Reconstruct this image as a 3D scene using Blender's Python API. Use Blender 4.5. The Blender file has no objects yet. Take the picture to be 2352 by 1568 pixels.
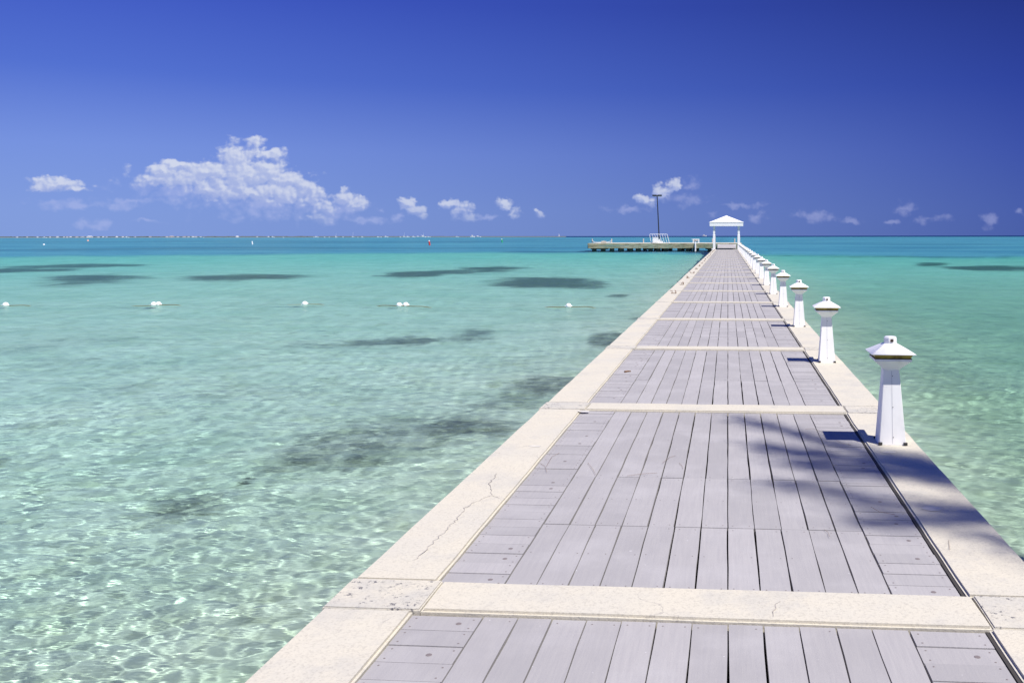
import bpy, bmesh, math, random
import numpy as np
from mathutils import Vector, Matrix, noise as mnoise

sc = bpy.context.scene
random.seed(7)

# ------------------------------------------------------------------ camera
F, CX, CY, WPX, HPX = 2100.0, 1508.0, 541.8, 2352.0, 1568.0   # measured on the photograph (a cropped frame)
CAM_Z = 1.64
ROLL = math.atan(3.5 / 2352)
PSI = math.atan((1672 - CX) / F)
cam = bpy.data.cameras.new('camera')
cam_o = bpy.data.objects.new('camera', cam)
sc.collection.objects.link(cam_o)
cam.sensor_width = 36
cam.lens = F / WPX * 36
cam.shift_x = (WPX / 2 - CX) / WPX
cam.shift_y = (CY - HPX / 2) / WPX
cam.clip_start = 0.05
cam.clip_end = 40000
CAM_M = Matrix.Translation((0, 0, CAM_Z)) @ Matrix.Rotation(PSI, 4, 'Z') @ Matrix.Rotation(math.pi / 2, 4, 'X') @ Matrix.Rotation(-ROLL, 4, 'Z')
cam_o.matrix_world = CAM_M
sc.camera = cam_o
CAM_R = CAM_M.to_3x3()


def ray(u, v):
    return CAM_R @ Vector(((u - CX) / F, -(v - CY) / F, -1))


def at(u, v, z):                       # where the line of sight through a measured point meets a level plane
    d = ray(u, v)
    t = (z - CAM_Z) / d.z
    return Vector((d.x * t, d.y * t, z))


def at_y(u, v, y):                     # ... or the upright plane across the pier at distance y
    d = ray(u, v)
    t = y / d.y
    return Vector((d.x * t, y, CAM_Z + d.z * t))


# ------------------------------------------------------------------ sun
SUN = Vector((0.285, -0.27, 0.66)).normalized()
sl = bpy.data.lights.new('sun', 'SUN')
sl.energy = 4.6
sl.angle = math.radians(0.53)
sl.color = (1.0, 0.955, 0.885)
sl.cycles.is_caustics_light = True
so = bpy.data.objects.new('sun', sl)
so.rotation_euler = SUN.to_track_quat('Z', 'Y').to_euler()
sc.collection.objects.link(so)

vs = sc.view_settings
vs.view_transform = 'Standard'
vs.look = 'None'
vs.exposure = 0.42
vs.gamma = 1
sc.cycles.use_denoising = True
sc.cycles.max_bounces = 8
sc.cycles.transmission_bounces = 6
sc.cycles.transparent_max_bounces = 16
sc.cycles.sample_clamp_indirect = 6


# ------------------------------------------------------------------ node helper
class NT:
    def __init__(s, tree):
        s.t = tree
        tree.nodes.clear()

    def n(s, typ, **kw):
        o = s.t.nodes.new(typ)
        for k, v in kw.items():
            setattr(o, k, v)
        return o

    def put(s, sock, val):
        if val is None:
            return
        if isinstance(val, bpy.types.NodeSocket):
            s.t.links.new(val, sock)
        elif hasattr(sock.default_value, '__len__') and not hasattr(val, '__len__'):
            n = len(sock.default_value)
            sock.default_value = [val] * n if n != 4 else [val, val, val, 1]
        elif hasattr(val, '__len__') and len(sock.default_value) == 4 and len(val) == 3:
            sock.default_value = (*val, 1)
        else:
            sock.default_value = val

    def m(s, op, a, b=None, c=None, clamp=False):
        o = s.n('ShaderNodeMath', operation=op, use_clamp=clamp)
        s.put(o.inputs[0], a)
        s.put(o.inputs[1], b)
        s.put(o.inputs[2], c)
        return o.outputs[0]

    def v(s, op, a, b=None, c=None):
        o = s.n('ShaderNodeVectorMath', operation=op)
        s.put(o.inputs[0], a)
        if b is not None:
            s.put(o.inputs[3 if op == 'SCALE' else 1], b)
        if c is not None:
            s.put(o.inputs[2], c)
        return o.outputs[1 if op in ('LENGTH', 'DOT_PRODUCT', 'DISTANCE') else 0]

    def mix(s, f, a, b, blend='MIX'):
        o = s.n('ShaderNodeMix', data_type='RGBA', blend_type=blend)
        s.put(o.inputs[0], f)
        s.put(o.inputs[6], a)
        s.put(o.inputs[7], b)
        return o.outputs[2]

    def rng(s, x, a, b, c=0.0, d=1.0, smooth=True):
        o = s.n('ShaderNodeMapRange', interpolation_type='SMOOTHSTEP' if smooth else 'LINEAR')
        for i, k in enumerate((x, a, b, c, d)):
            s.put(o.inputs[i], k)
        return o.outputs[0]

    def noise(s, vec, scale, detail=4.0, rough=0.55, dist=0.0, out=0):
        o = s.n('ShaderNodeTexNoise')
        s.put(o.inputs['Vector'], vec)
        s.put(o.inputs['Scale'], scale)
        s.put(o.inputs['Detail'], detail)
        s.put(o.inputs['Roughness'], rough)
        s.put(o.inputs['Distortion'], dist)
        return o.outputs[out]

    def ramp(s, x, stops):
        o = s.n('ShaderNodeValToRGB')
        e = o.color_ramp.elements
        while len(e) < len(stops):
            e.new(0.5)
        for k, (p, c) in enumerate(stops):
            e[k].position = p
            e[k].color = (*c, 1)
        s.put(o.inputs[0], x)
        return o.outputs[0]

    def xyz(s, vec):
        o = s.n('ShaderNodeSeparateXYZ')
        s.put(o.inputs[0], vec)
        return o.outputs

    def comb(s, x, y, z=0.0):
        o = s.n('ShaderNodeCombineXYZ')
        s.put(o.inputs[0], x)
        s.put(o.inputs[1], y)
        s.put(o.inputs[2], z)
        return o.outputs[0]


# ------------------------------------------------------------------ sky
world = bpy.data.worlds.new('World')
sc.world = world
world.use_nodes = True
N = NT(world.node_tree)
sky = N.n('ShaderNodeTexSky', sky_type='NISHITA')
sky.sun_disc = False
sky.sun_elevation = math.asin(SUN.z)
sky.sun_rotation = math.atan2(SUN.x, SUN.y)
sky.air_density = 1.0
sky.dust_density = 0.4
sky.ozone_density = 3.0
gen = N.n('ShaderNodeTexCoord').outputs['Generated']
dx, dy, dz = N.xyz(gen)[0:3]
az = N.m('MULTIPLY', N.m('ARCTAN2', dx, dy), 180 / math.pi)     # degrees to the right of the pier
el = N.m('MULTIPLY', N.m('ARCSINE', dz), 180 / math.pi)
# the polariser on the lens: deep violet blue, strongest to the right, weakest low at the left
SKY_L = [(0.0, (.2180, .3330, .7100)), (1.5, (.2150, .3300, .7250)), (5.0, (.1800, .2850, .7350)), (9.0, (.0870, .1640, .6350)), (14.0, (.0490, .0950, .5400)), (30.0, (.03, .07, .40)), (90.0, (.03, .07, .36))]
SKY_R = [(0.0, (.0600, .1080, .3850)), (1.5, (.0570, .1040, .4000)), (5.0, (.0430, .0790, .3900)), (9.0, (.0270, .0530, .3350)), (14.0, (.0185, .0340, .2350)), (30.0, (.02, .05, .30)), (90.0, (.03, .07, .36))]
t_el = N.m('DIVIDE', el, 90.0, clamp=True)
rl = N.ramp(t_el, [(e / 90, c) for e, c in SKY_L])
rr = N.ramp(t_el, [(e / 90, c) for e, c in SKY_R])
grad = N.mix(N.m('POWER', N.rng(az, -38, 18, smooth=False), 1.35), rl, rr)
sky_hsv = N.n('ShaderNodeHueSaturation')
sky_hsv.inputs['Saturation'].default_value = 1.5
sky_hsv.inputs['Value'].default_value = 0.12
N.t.links.new(sky.outputs[0], sky_hsv.inputs['Color'])
skyc = N.mix(0.985, sky_hsv.outputs[0], grad)

# cumulus low over the sea: each puff a soft ellipse in azimuth and elevation, broken up by noise


def azel(u, v):
    d = ray(u, v)
    return math.degrees(math.atan2(d.x, d.y)), math.degrees(math.atan2(d.z, math.hypot(d.x, d.y)))


DEG = math.degrees(1 / F)
STRONG = [(578, 326, 20, 15), (606, 352, 42, 13), (538, 356, 38, 30), (470, 392, 55, 24), (402, 376, 34, 10),
          (375, 392, 34, 13), (430, 408, 100, 24), (560, 402, 80, 44), (618, 388, 52, 24), (664, 412, 50, 24),
          (694, 432, 30, 28), (718, 456, 26, 26), (744, 478, 27, 26), (735, 503, 28, 14), (790, 453, 25, 20), (815, 468, 22, 16),
          (650, 440, 70, 34), (580, 440, 120, 26),
          (135, 424, 44, 13), (170, 434, 26, 7), (104, 430, 24, 7),
          (935, 467, 21, 14), (956, 484, 20, 12), (970, 495, 13, 8), (1035, 471, 28, 10), (1060, 484, 28, 18), (1074, 498, 22, 9),
          (1158, 470, 21, 13), (1180, 488, 16, 20), (1240, 497, 15, 10), (1232, 484, 7, 8),
          (1546, 426, 18, 13), (1514, 440, 24, 18), (1488, 457, 30, 13)]
FAINT = [(215, 517, 38, 11), (335, 510, 32, 6), (310, 460, 80, 9), (430, 440, 150, 26), (620, 470, 170, 40), (780, 485, 50, 34),
         (875, 483, 14, 7), (905, 498, 18, 10), (1120, 500, 40, 8), (1580, 455, 60, 20), (1440, 482, 60, 10), (1590, 425, 30, 18),
         (1738, 497, 30, 15), (1870, 494, 50, 18), (1955, 508, 30, 9), (2080, 478, 26, 22), (2140, 503, 44, 14), (2275, 503, 20, 22),
         (1635, 492, 18, 12), (2050, 510, 22, 7), (2340, 485, 15, 9), (1700, 470, 60, 10), (200, 470, 120, 12), (850, 505, 80, 10)]
p2 = N.comb(az, el, 0.0)
wob = N.noise(N.v('MULTIPLY', p2, (1.0, 1.25, 1.0)), 1.1, 5.0, 0.6, out=1)
wob = N.v('SCALE', N.v('SUBTRACT', wob, (0.5, 0.5, 0.5)), 0.95)
pw = N.v('ADD', p2, wob)


def field(blobs, p):
    acc = None
    for u, v, ru, rv in blobs:
        a, e = azel(u, v)
        q = N.v('MULTIPLY', N.v('SUBTRACT', p, (a, e, 0)), (1 / (ru * DEG), 1 / (rv * DEG), 0))
        d = N.v('LENGTH', q)
        acc = d if acc is None else N.m('SMOOTH_MIN', acc, d, 0.25)
    return N.m('SUBTRACT', 1.0, acc)


fs = field(STRONG, pw)
ff = field(FAINT, pw)
fs_up = field(STRONG, N.v('ADD', pw, (0.10, 0.22, 0)))
q2 = N.v('ADD', N.v('MULTIPLY', p2, (1, 1.12, 1)), N.v('SCALE', wob, 0.45))


def puffs(p):
    vo = N.n('ShaderNodeTexVoronoi', feature='SMOOTH_F1')
    N.put(vo.inputs['Vector'], p)
    vo.inputs['Scale'].default_value = 1.15
    vo.inputs['Smoothness'].default_value = 0.35
    vo.inputs['Detail'].default_value = 2.0
    vo.inputs['Roughness'].default_value = 0.55
    return N.m('ADD', N.m('MULTIPLY', N.noise(p, 1.5, 7.0, 0.60), 0.6), N.m('SUBTRACT', 0.42, N.m('MULTIPLY', vo.outputs[0], 0.55)))


det = puffs(q2)
det_up = puffs(N.v('ADD', q2, (0.12, 0.16, 0)))
fs_n = N.m('ADD', fs, N.m('MULTIPLY', N.m('SUBTRACT', det, 0.20), 1.75))
low = N.rng(el, 0.2, 2.2, 0.10, 1.0)
a_s = N.m('MULTIPLY', N.rng(fs_n, -0.22, 0.50), N.m('MULTIPLY', low, N.rng(az, -10, 12, 0.86, 0.58)))
a_f = N.m('MULTIPLY', N.rng(N.m('ADD', ff, N.m('MULTIPLY', N.m('SUBTRACT', det, 0.27), 1.7)), -0.15, 1.0), N.rng(az, -20, 10, 0.50, 0.50))
g_ = N.m('ADD', N.m('SUBTRACT', fs, fs_up), N.m('MULTIPLY', N.m('SUBTRACT', det, det_up), 2.2))
lit = N.rng(g_, -0.35, 0.70)
lit = N.m('ADD', N.m('MULTIPLY', lit, 0.75), N.m('MULTIPLY', N.rng(el, 1.2, 4.5), 0.30), clamp=True)
cl_col = N.mix(lit, (.35, .43, .75), (.70, .74, .86))
skyb = skyc
skyc = N.mix(a_f, skyc, N.mix(N.rng(az, -20, 10), (.44, .50, .82), (.36, .40, .70)))
skyc = N.mix(a_s, skyc, cl_col)
bg = N.n('ShaderNodeBackground')
N.put(bg.inputs[0], skyc)
bg.inputs[1].default_value = 0.747
bg0 = N.n('ShaderNodeBackground')                 # clear sky outside the low band that holds the clouds
N.put(bg0.inputs[0], skyb)
bg0.inputs[1].default_value = 0.747
ms = N.n('ShaderNodeMixShader')
N.put(ms.inputs[0], N.m('MULTIPLY', N.m('LESS_THAN', el, 8.5), N.m('GREATER_THAN', el, -0.5)))
N.t.links.new(bg0.outputs[0], ms.inputs[1])
N.t.links.new(bg.outputs[0], ms.inputs[2])
wo = N.n('ShaderNodeOutputWorld')
N.t.links.new(ms.outputs[0], wo.inputs[0])


# ------------------------------------------------------------------ object helpers
def tag(o, label=None, cat=None, group=None, kind=None):
    if label:
        o['label'] = label
    if cat:
        o['category'] = cat
    if group:
        o['group'] = group
    if kind:
        o['kind'] = kind
    return o


def empty(name, loc, label, cat, group=None, rz=0.0):
    o = bpy.data.objects.new(name, None)
    sc.collection.objects.link(o)
    o.location = loc
    o.rotation_euler = (0, 0, rz)
    o.empty_display_size = 0.2
    return tag(o, label, cat, group)


def obj(name, bm, mats, parent=None, smooth=False):
    me = bpy.data.meshes.new(name)
    bm.to_mesh(me)
    bm.free()
    if smooth:
        me.polygons.foreach_set('use_smooth', [True] * len(me.polygons))
    for m_ in (mats if isinstance(mats, (list, tuple)) else [mats]):
        me.materials.append(m_)
    o = bpy.data.objects.new(name, me)
    sc.collection.objects.link(o)
    if parent:
        o.parent = parent
    return o


def dup(root, loc, rz=None):
    r = root.copy()
    sc.collection.objects.link(r)
    r.location = loc
    if rz is not None:
        r.rotation_euler = (0, 0, rz)
    for ch in list(root.children):
        c = ch.copy()
        sc.collection.objects.link(c)
        c.parent = r
        for g in list(ch.children):
            d = g.copy()
            sc.collection.objects.link(d)
            d.parent = c
    return r


def box(bm, x0, x1, y0, y1, z0, z1, mi=0, M=None):
    co = [(x, y, z) for z in (z0, z1) for y in (y0, y1) for x in (x0, x1)]
    vs_ = [bm.verts.new(M @ Vector(c) if M else c) for c in co]
    for q in ((0, 2, 3, 1), (4, 5, 7, 6), (0, 1, 5, 4), (2, 6, 7, 3), (0, 4, 6, 2), (1, 3, 7, 5)):
        f = bm.faces.new([vs_[k] for k in q])
        f.material_index = mi
    return vs_


def bevel(bm, w, seg=2):
    bmesh.ops.bevel(bm, geom=bm.edges[:], offset=w, segments=seg, affect='EDGES', profile=0.6)


def rings(bm, prof, n=6, rot=0.0, cap=True, mi=0, c=(0, 0)):        # stacked n-gons: prof = [(radius, z)]
    rs = []
    for r, z in prof:
        rs.append([bm.verts.new((c[0] + r * math.cos(rot + 2 * math.pi * k / n), c[1] + r * math.sin(rot + 2 * math.pi * k / n), z)) for k in range(n)])
    for a, b in zip(rs, rs[1:]):
        for k in range(n):
            f = bm.faces.new((a[k], a[(k + 1) % n], b[(k + 1) % n], b[k]))
            f.material_index = mi
    if cap:
        bm.faces.new(rs[0][::-1]).material_index = mi
        bm.faces.new(rs[-1]).material_index = mi
    return rs


def tube(bm, pts, r, n=8, r1=None, mi=0):
    pts = [Vector(p) for p in pts]
    prev = None
    up = Vector((0.13, 0.27, 0.95)).normalized()
    for i, p in enumerate(pts):
        d = (pts[min(i + 1, len(pts) - 1)] - pts[max(i - 1, 0)]).normalized()
        a = d.cross(up)
        if a.length < 1e-3:
            a = d.cross(Vector((1, 0, 0)))
        a.normalize()
        b = d.cross(a)
        rad = r if r1 is None else r + (r1 - r) * i / max(1, len(pts) - 1)
        ring = [bm.verts.new(p + a * rad * math.cos(6.2832 * k / n) + b * rad * math.sin(6.2832 * k / n)) for k in range(n)]
        if prev:
            for k in range(n):
                bm.faces.new((prev[k], prev[(k + 1) % n], ring[(k + 1) % n], ring[k])).material_index = mi
        else:
            bm.faces.new(ring[::-1]).material_index = mi
        prev = ring
    bm.faces.new(prev).material_index = mi


# ------------------------------------------------------------------ materials
def mat(name, build=None, color=(.5, .5, .5), rough=.6, metal=0.0, spec=None):
    m_ = bpy.data.materials.new(name)
    m_.use_nodes = True
    k = NT(m_.node_tree)
    p = k.n('ShaderNodeBsdfPrincipled')
    o = k.n('ShaderNodeOutputMaterial')
    k.t.links.new(p.outputs[0], o.inputs[0])
    k.put(p.inputs['Base Color'], color)
    p.inputs['Roughness'].default_value = rough
    p.inputs['Metallic'].default_value = metal
    if spec is not None:
        p.inputs['Specular IOR Level'].default_value = spec
    if build:
        build(k, p)
    return m_


def bump(k, p, h, dist=0.01, strength=0.5):
    b = k.n('ShaderNodeBump')
    b.inputs['Strength'].default_value = strength
    b.inputs['Distance'].default_value = dist
    k.put(b.inputs['Height'], h)
    k.t.links.new(b.outputs[0], p.inputs['Normal'])


def b_concrete(grey, pit):
    def f(k, p):
        co = k.n('ShaderNodeTexCoord').outputs['Object']
        big = k.noise(co, 1.3, 5, .6)
        mid = k.noise(co, 7.0, 5, .65)
        fine = k.noise(co, 75.0, 4, .75)
        c = k.mix(k.rng(big, .35, .7), (.595, .553, .455), (.555, .527, .455))
        c = k.mix(k.rng(mid, .56, .80, 0, .55), c, (.44, .42, .39))
        if grey:
            c = k.mix(k.rng(k.noise(co, 1.9, 6, .68), .50 if grey < .8 else .40, .66, 0, grey), c, (.47, .455, .415))
        c = k.mix(k.rng(fine, .47, .70, 0, .50), c, (.33, .31, .27))
        # black pitted lichen spots, densest where the mask noise runs high
        spots = k.rng(k.noise(co, 34.0, 5, .75), .54, .63)
        c = k.mix(k.m('MULTIPLY', spots, k.rng(k.noise(co, 5.0, 4, .6), .62 - pit, .74 - pit)), c, (.10, .10, .12))
        # hairline cracks
        vo = k.n('ShaderNodeTexVoronoi', feature='DISTANCE_TO_EDGE')
        k.put(vo.inputs['Vector'], k.v('ADD', co, k.v('SCALE', k.noise(co, 6, 4, .6, out=1), .22)))
        vo.inputs['Scale'].default_value = 1.05
        cr = k.m('MULTIPLY', k.rng(vo.outputs[0], .0, .006, 1, 0), k.rng(k.noise(co, 1.7, 2, .5), .55, .65, 0, .55))
        c = k.mix(cr, c, (.30, .28, .26))
        k.put(p.inputs['Base Color'], c)
        bump(k, p, k.m('ADD', fine, k.m('MULTIPLY', mid, 1.5)), .004, .6)
    return f


M_conc = mat('cream_concrete', b_concrete(.55, -.05), rough=.9, spec=.2)
M_conc2 = mat('weathered_concrete', b_concrete(.9, .20), rough=.92, spec=.2)


def b_deck(k, p):
    geo = k.n('ShaderNodeNewGeometry')
    co = k.n('ShaderNodeTexCoord').outputs['Object']
    r = geo.outputs['Random Per Island']
    c = k.mix(r, (.345, .332, .330), (.417, .400, .395))
    st = k.noise(k.v('MULTIPLY', co, (60, 3.5, 60)), 1.0, 4, .6)          # grain along the boards
    c = k.mix(k.rng(st, .3, .7, 0, .30), c, (.29, .28, .295))
    blot = k.noise(co, 2.1, 5, .6)
    c = k.mix(k.rng(blot, .42, .75, 0, .5), c, (.47, .455, .455))
    fine = k.noise(co, 170, 2, .6)
    c = k.mix(k.rng(fine, .4, .75, 0, .22), c, (.25, .24, .26))
    sp = k.rng(k.noise(co, 21.0, 3, .75), .70, .735)                       # pale droppings and scuffs
    c = k.mix(k.m('MULTIPLY', sp, .55), c, (.74, .73, .74))
    k.put(p.inputs['Base Color'], c)
    bump(k, p, k.m('ADD', fine, st), .002, .5)


M_deck = mat('grey_composite_board', b_deck, rough=.72, spec=.25)
M_screw = mat('dark_screw', color=(.20, .17, .165), rough=.6)
M_under = mat('joist_and_gap_dark', color=(.05, .045, .04), rough=.9)  # joists, and the added strip and sheet that darken the board gaps


def b_white(dirt):
    def f(k, p):
        co = k.n('ShaderNodeTexCoord').outputs['Object']
        a = k.noise(k.v('MULTIPLY', co, (9, 9, 2.0)), 1.0, 5, .6)
        c = k.mix(k.rng(a, .45, .8, 0, dirt), (.88, .875, .865), (.62, .60, .56))
        sp = k.rng(k.noise(co, 45, 3, .7), .70, .74, 0, .5)
        c = k.mix(sp, c, (.42, .34, .27))
        k.put(p.inputs['Base Color'], c)
        bump(k, p, k.noise(co, 30, 2, .5), .002, .3)
    return f


M_white = mat('white_paint', b_white(.30), rough=.42)
M_frost = mat('aged_white_lens', b_white(.75), color=(.7, .68, .64), rough=.5)
M_olive = mat('yellowed_lamp_glass', lambda k, p: k.put(p.inputs['Base Color'], k.mix(k.rng(k.noise(k.n('ShaderNodeTexCoord').outputs['Object'], 14, 4, .6), .35, .7), (.42, .32, .06), (.20, .14, .03))), rough=.35)
M_dark = mat('dark_metal', color=(.035, .033, .032), rough=.5)
M_rust = mat('rusty_metal', lambda k, p: k.put(p.inputs['Base Color'], k.mix(k.noise(k.n('ShaderNodeTexCoord').outputs['Object'], 40, 4, .6), (.10, .055, .03), (.26, .13, .06))), rough=.85)
M_black = mat('black_pole_paint', color=(.02, .021, .028), rough=.45)


def b_timber(k, p):
    geo = k.n('ShaderNodeNewGeometry')
    co = k.n('ShaderNodeTexCoord').outputs['Object']
    c = k.mix(k.rng(k.noise(co, .55, 3, .6), .35, .65), (.24, .32, .21), (.37, .33, .20))
    c = k.mix(k.m('MULTIPLY', geo.outputs['Random Per Island'], .6), c, (.44, .46, .35))
    g = k.noise(k.v('MULTIPLY', co, (1.2, 8, 14)), 1.0, 6, .65)
    c = k.mix(k.rng(g, .45, .66, 0, .9), c, (.12, .10, .06))
    c = k.mix(k.rng(k.noise(co, 2.4, 4, .6), .60, .74, 0, .8), c, (.52, .48, .40))
    k.put(p.inputs['Base Color'], c)
    bump(k, p, g, .02, .5)


M_timber = mat('green_weathered_timber', b_timber, rough=.9, spec=.2)
M_pile = mat('algae_dark_concrete', lambda k, p: k.put(p.inputs['Base Color'], k.mix(k.rng(k.noise(k.n('ShaderNodeTexCoord').outputs['Object'], 3, 4, .6), .35, .7), (.035, .045, .035), (.09, .10, .08))), rough=.9)
M_post = mat('bleached_timber', lambda k, p: k.put(p.inputs['Base Color'], k.mix(k.noise(k.n('ShaderNodeTexCoord').outputs['Object'], 6, 4, .6), (.42, .39, .36), (.60, .56, .51))), rough=.9)
M_rope = mat('weedy_rope', lambda k, p: k.put(p.inputs['Base Color'], k.mix(k.noise(k.n('ShaderNodeTexCoord').outputs['Object'], 3, 4, .6), (.10, .085, .04), (.26, .21, .10))), rough=.9)
M_wrope = mat('white_rope', color=(.74, .73, .72), rough=.9)
M_float = mat('white_float_plastic', b_white(.12), rough=.35)
M_red = mat('red_buoy_paint', color=(.58, .04, .03), rough=.45)
M_green = mat('green_buoy_paint', color=(.03, .40, .13), rough=.45)
M_pinkw = mat('pale_orange_buoy', color=(.80, .45, .36), rough=.5)
M_needle = mat('brown_needle', color=(.20, .11, .06), rough=.8)

# ------------------------------------------------------------------ water and seabed
ZW = -0.32


def fan(rs, ths):
    R, T = np.meshgrid(rs, ths, indexing='ij')
    return R * np.sin(T), R * np.cos(T), R


def grid(name, X, Y, Z, mat_):
    n, m_ = X.shape
    v = np.stack([X, Y, Z], -1).reshape(-1, 3)
    idx = np.arange(n * m_).reshape(n, m_)
    f = np.stack([idx[:-1, :-1], idx[:-1, 1:], idx[1:, 1:], idx[1:, :-1]], -1).reshape(-1, 4)
    me = bpy.data.meshes.new(name)
    me.vertices.add(len(v))
    me.vertices.foreach_set('co', v.astype(np.float32).ravel())
    me.loops.add(f.size)
    me.loops.foreach_set('vertex_index', f.ravel().astype(np.int32))
    me.polygons.add(len(f))
    me.polygons.foreach_set('loop_start', np.arange(0, f.size, 4, dtype=np.int32))
    me.polygons.foreach_set('use_smooth', np.ones(len(f), bool))
    me.update()
    me.materials.append(mat_)
    o = bpy.data.objects.new(name, me)
    sc.collection.objects.link(o)
    return o


def attr(o, name, arr, color=False):
    a = o.data.attributes.new(name, 'FLOAT_COLOR' if color else 'FLOAT', 'POINT')
    if color:
        c = np.ones((arr.reshape(-1, 3).shape[0], 4), np.float32)
        c[:, :3] = arr.reshape(-1, 3)
        a.data.foreach_set('color', c.ravel())
    else:
        a.data.foreach_set('value', arr.astype(np.float32).ravel())


def sstep(a, b, x):
    t = np.clip((x - a) / (b - a), 0, 1)
    return t * t * (3 - 2 * t)


_lat = np.random.default_rng(11).random((256, 256))


def vnoise(x, y):
    xi, yi = np.floor(x).astype(int), np.floor(y).astype(int)
    fx, fy = x - xi, y - yi
    fx, fy = fx * fx * (3 - 2 * fx), fy * fy * (3 - 2 * fy)
    g = lambda i, j: _lat[i % 256, j % 256]
    return (g(xi, yi) * (1 - fx) + g(xi + 1, yi) * fx) * (1 - fy) + (g(xi, yi + 1) * (1 - fx) + g(xi + 1, yi + 1) * fx) * fy


def fbm(x, y, oct=5, gain=.55):
    s, a, t = 0, 1, 0
    for k in range(oct):
        s = s + a * vnoise(x * 2 ** k + 17.3 * k, y * 2 ** k + 5.1 * k)
        t += a
        a *= gain
    return s / t


def zones(X, Y):
    """depth of the bed and how far over the outer edge of the shallows a place lies"""
    ang = np.degrees(np.arctan2(X, np.maximum(Y, 1e-3)))
    R = np.hypot(X, Y)
    edge = 112 - 19 * sstep(-12, 8, ang) + 16 * (fbm(ang * .35, R * 0 + 3.0, 4) - .5) + 4 * (fbm(X * .12, Y * .12, 3) - .5)
    deep = np.where(Y > 0, sstep(-10, 12, R - edge), 0)
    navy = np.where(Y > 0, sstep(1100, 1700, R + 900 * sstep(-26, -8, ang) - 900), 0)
    d = 0.55 + .022 * np.clip(R, 0, 90) + .10 * (fbm(X * .3, Y * .3, 4) - .5) * 2
    d = d + .35 * sstep(1.2, 6, X) * sstep(-4, 4, Y)
    d = d * (1 - .55 * np.exp(-((X + .15) / 3.2) ** 2)) + deep * 2.4 + navy * 6
    d = d - 3.0 * sstep(-4, -16, Y)                 # the shore behind the camera
    return d, deep, navy


wrng = np.random.default_rng(3)
WAVES = []
for i in range(120):
    lam = .065 * (17 ** (wrng.random() ** 1.35))
    th = math.radians(82) + wrng.normal() * .58
    WAVES.append((lam, th, wrng.random() * 6.283, .00135 * lam * (1.0 if lam < .40 else .75) * wrng.uniform(.5, 1.3)))
for i in range(6):
    lam = wrng.uniform(2.5, 7)
    WAVES.append((lam, math.radians(78) + wrng.normal() * .3, wrng.random() * 6.283, .0022 * lam))


def waves(x, y, sp):
    z = np.zeros_like(x)
    gx = x + .25 * (vnoise(x * .5, y * .5) - .5)
    gy = y + .25 * (vnoise(x * .5 + 40, y * .5 + 9) - .5)
    for lam, th, ph, A in WAVES:
        k_ = 2 * math.pi / lam
        fade = np.clip((lam / sp - 3) / 3, 0, 1)
        z += A * fade * np.sin(k_ * (gx * math.cos(th) + gy * math.sin(th)) + ph)
    return z * (.75 + .5 * vnoise(x * .22 + 7, y * .22))


rs = [.6]
while rs[-1] < 14000:
    r_ = rs[-1]
    rs.append(r_ * (1.0026 if r_ < 40 else 1.008 if r_ < 220 else 1.05))
rs = np.array(rs)
ths = np.concatenate([np.linspace(-math.pi, -1.05, 50)[:-1], np.linspace(-1.05, .6, 800), np.linspace(.6, math.pi, 60)[1:]])

# dark weed beds on the bottom: centre and half-sizes measured on the photograph, then placed on the bed
WEED = [(40, 621, 130, 5, .9), (185, 609, 130, 4.5, .85), (215, 636, 120, 10, .95), (530, 636, 150, 7, .95), (650, 631, 60, 3, .6),
        (950, 628, 75, 5, 1), (1130, 616, 125, 8, 1), (1020, 623, 110, 5, 1), (1245, 644, 165, 9, 1.05), (1340, 650, 60, 8, .8), (1420, 678, 32, 3.5, .8),
        (840, 782, 200, 12, .6), (940, 775, 70, 10, .8), (1090, 765, 70, 12, .7), (1395, 782, 60, 16, .75), (1480, 735, 50, 12, .55),
        (1265, 890, 100, 34, .85), (1200, 915, 120, 20, .7), (1390, 800, 60, 20, .5), (960, 985, 210, 28, .65), (860, 1035, 320, 50, .72), (760, 1062, 170, 24, .85), (1070, 1005, 170, 36, .8), (1180, 930, 130, 26, .65),
        (430, 1168, 130, 36, .8), (370, 1195, 70, 22, .85), (6, 1055, 22, 14, .9), (572, 1107, 24, 7, .9), (600, 900, 260, 24, .3), (250, 830, 260, 20, .3),
        (310, 885, 130, 12, .4), (150, 790, 200, 10, .35), (2135, 605, 42, 3.2, 1), (2270, 613, 95, 5, 1.1), (2352, 614, 40, 4, .9),
        (2200, 700, 120, 10, .12), (980, 1330, 50, 20, .3), (930, 1250, 40, 16, .35), (120, 1500, 160, 40, .25),
        (60, 556, 700, 1.4, .35), (900, 556, 420, 1.6, .55), (430, 570, 420, 2.2, .6), (1000, 569, 500, 1.8, .5), (1250, 577, 110, 2.2, .7), (1450, 560, 300, 1.4, .35),
        (2060, 588, 330, 2.2, .75), (1960, 557, 260, 1.2, .35), (2200, 561, 220, 1.4, .45), (2100, 569, 160, 1.0, .3), (1200, 551, 200, .9, .3)]


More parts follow.
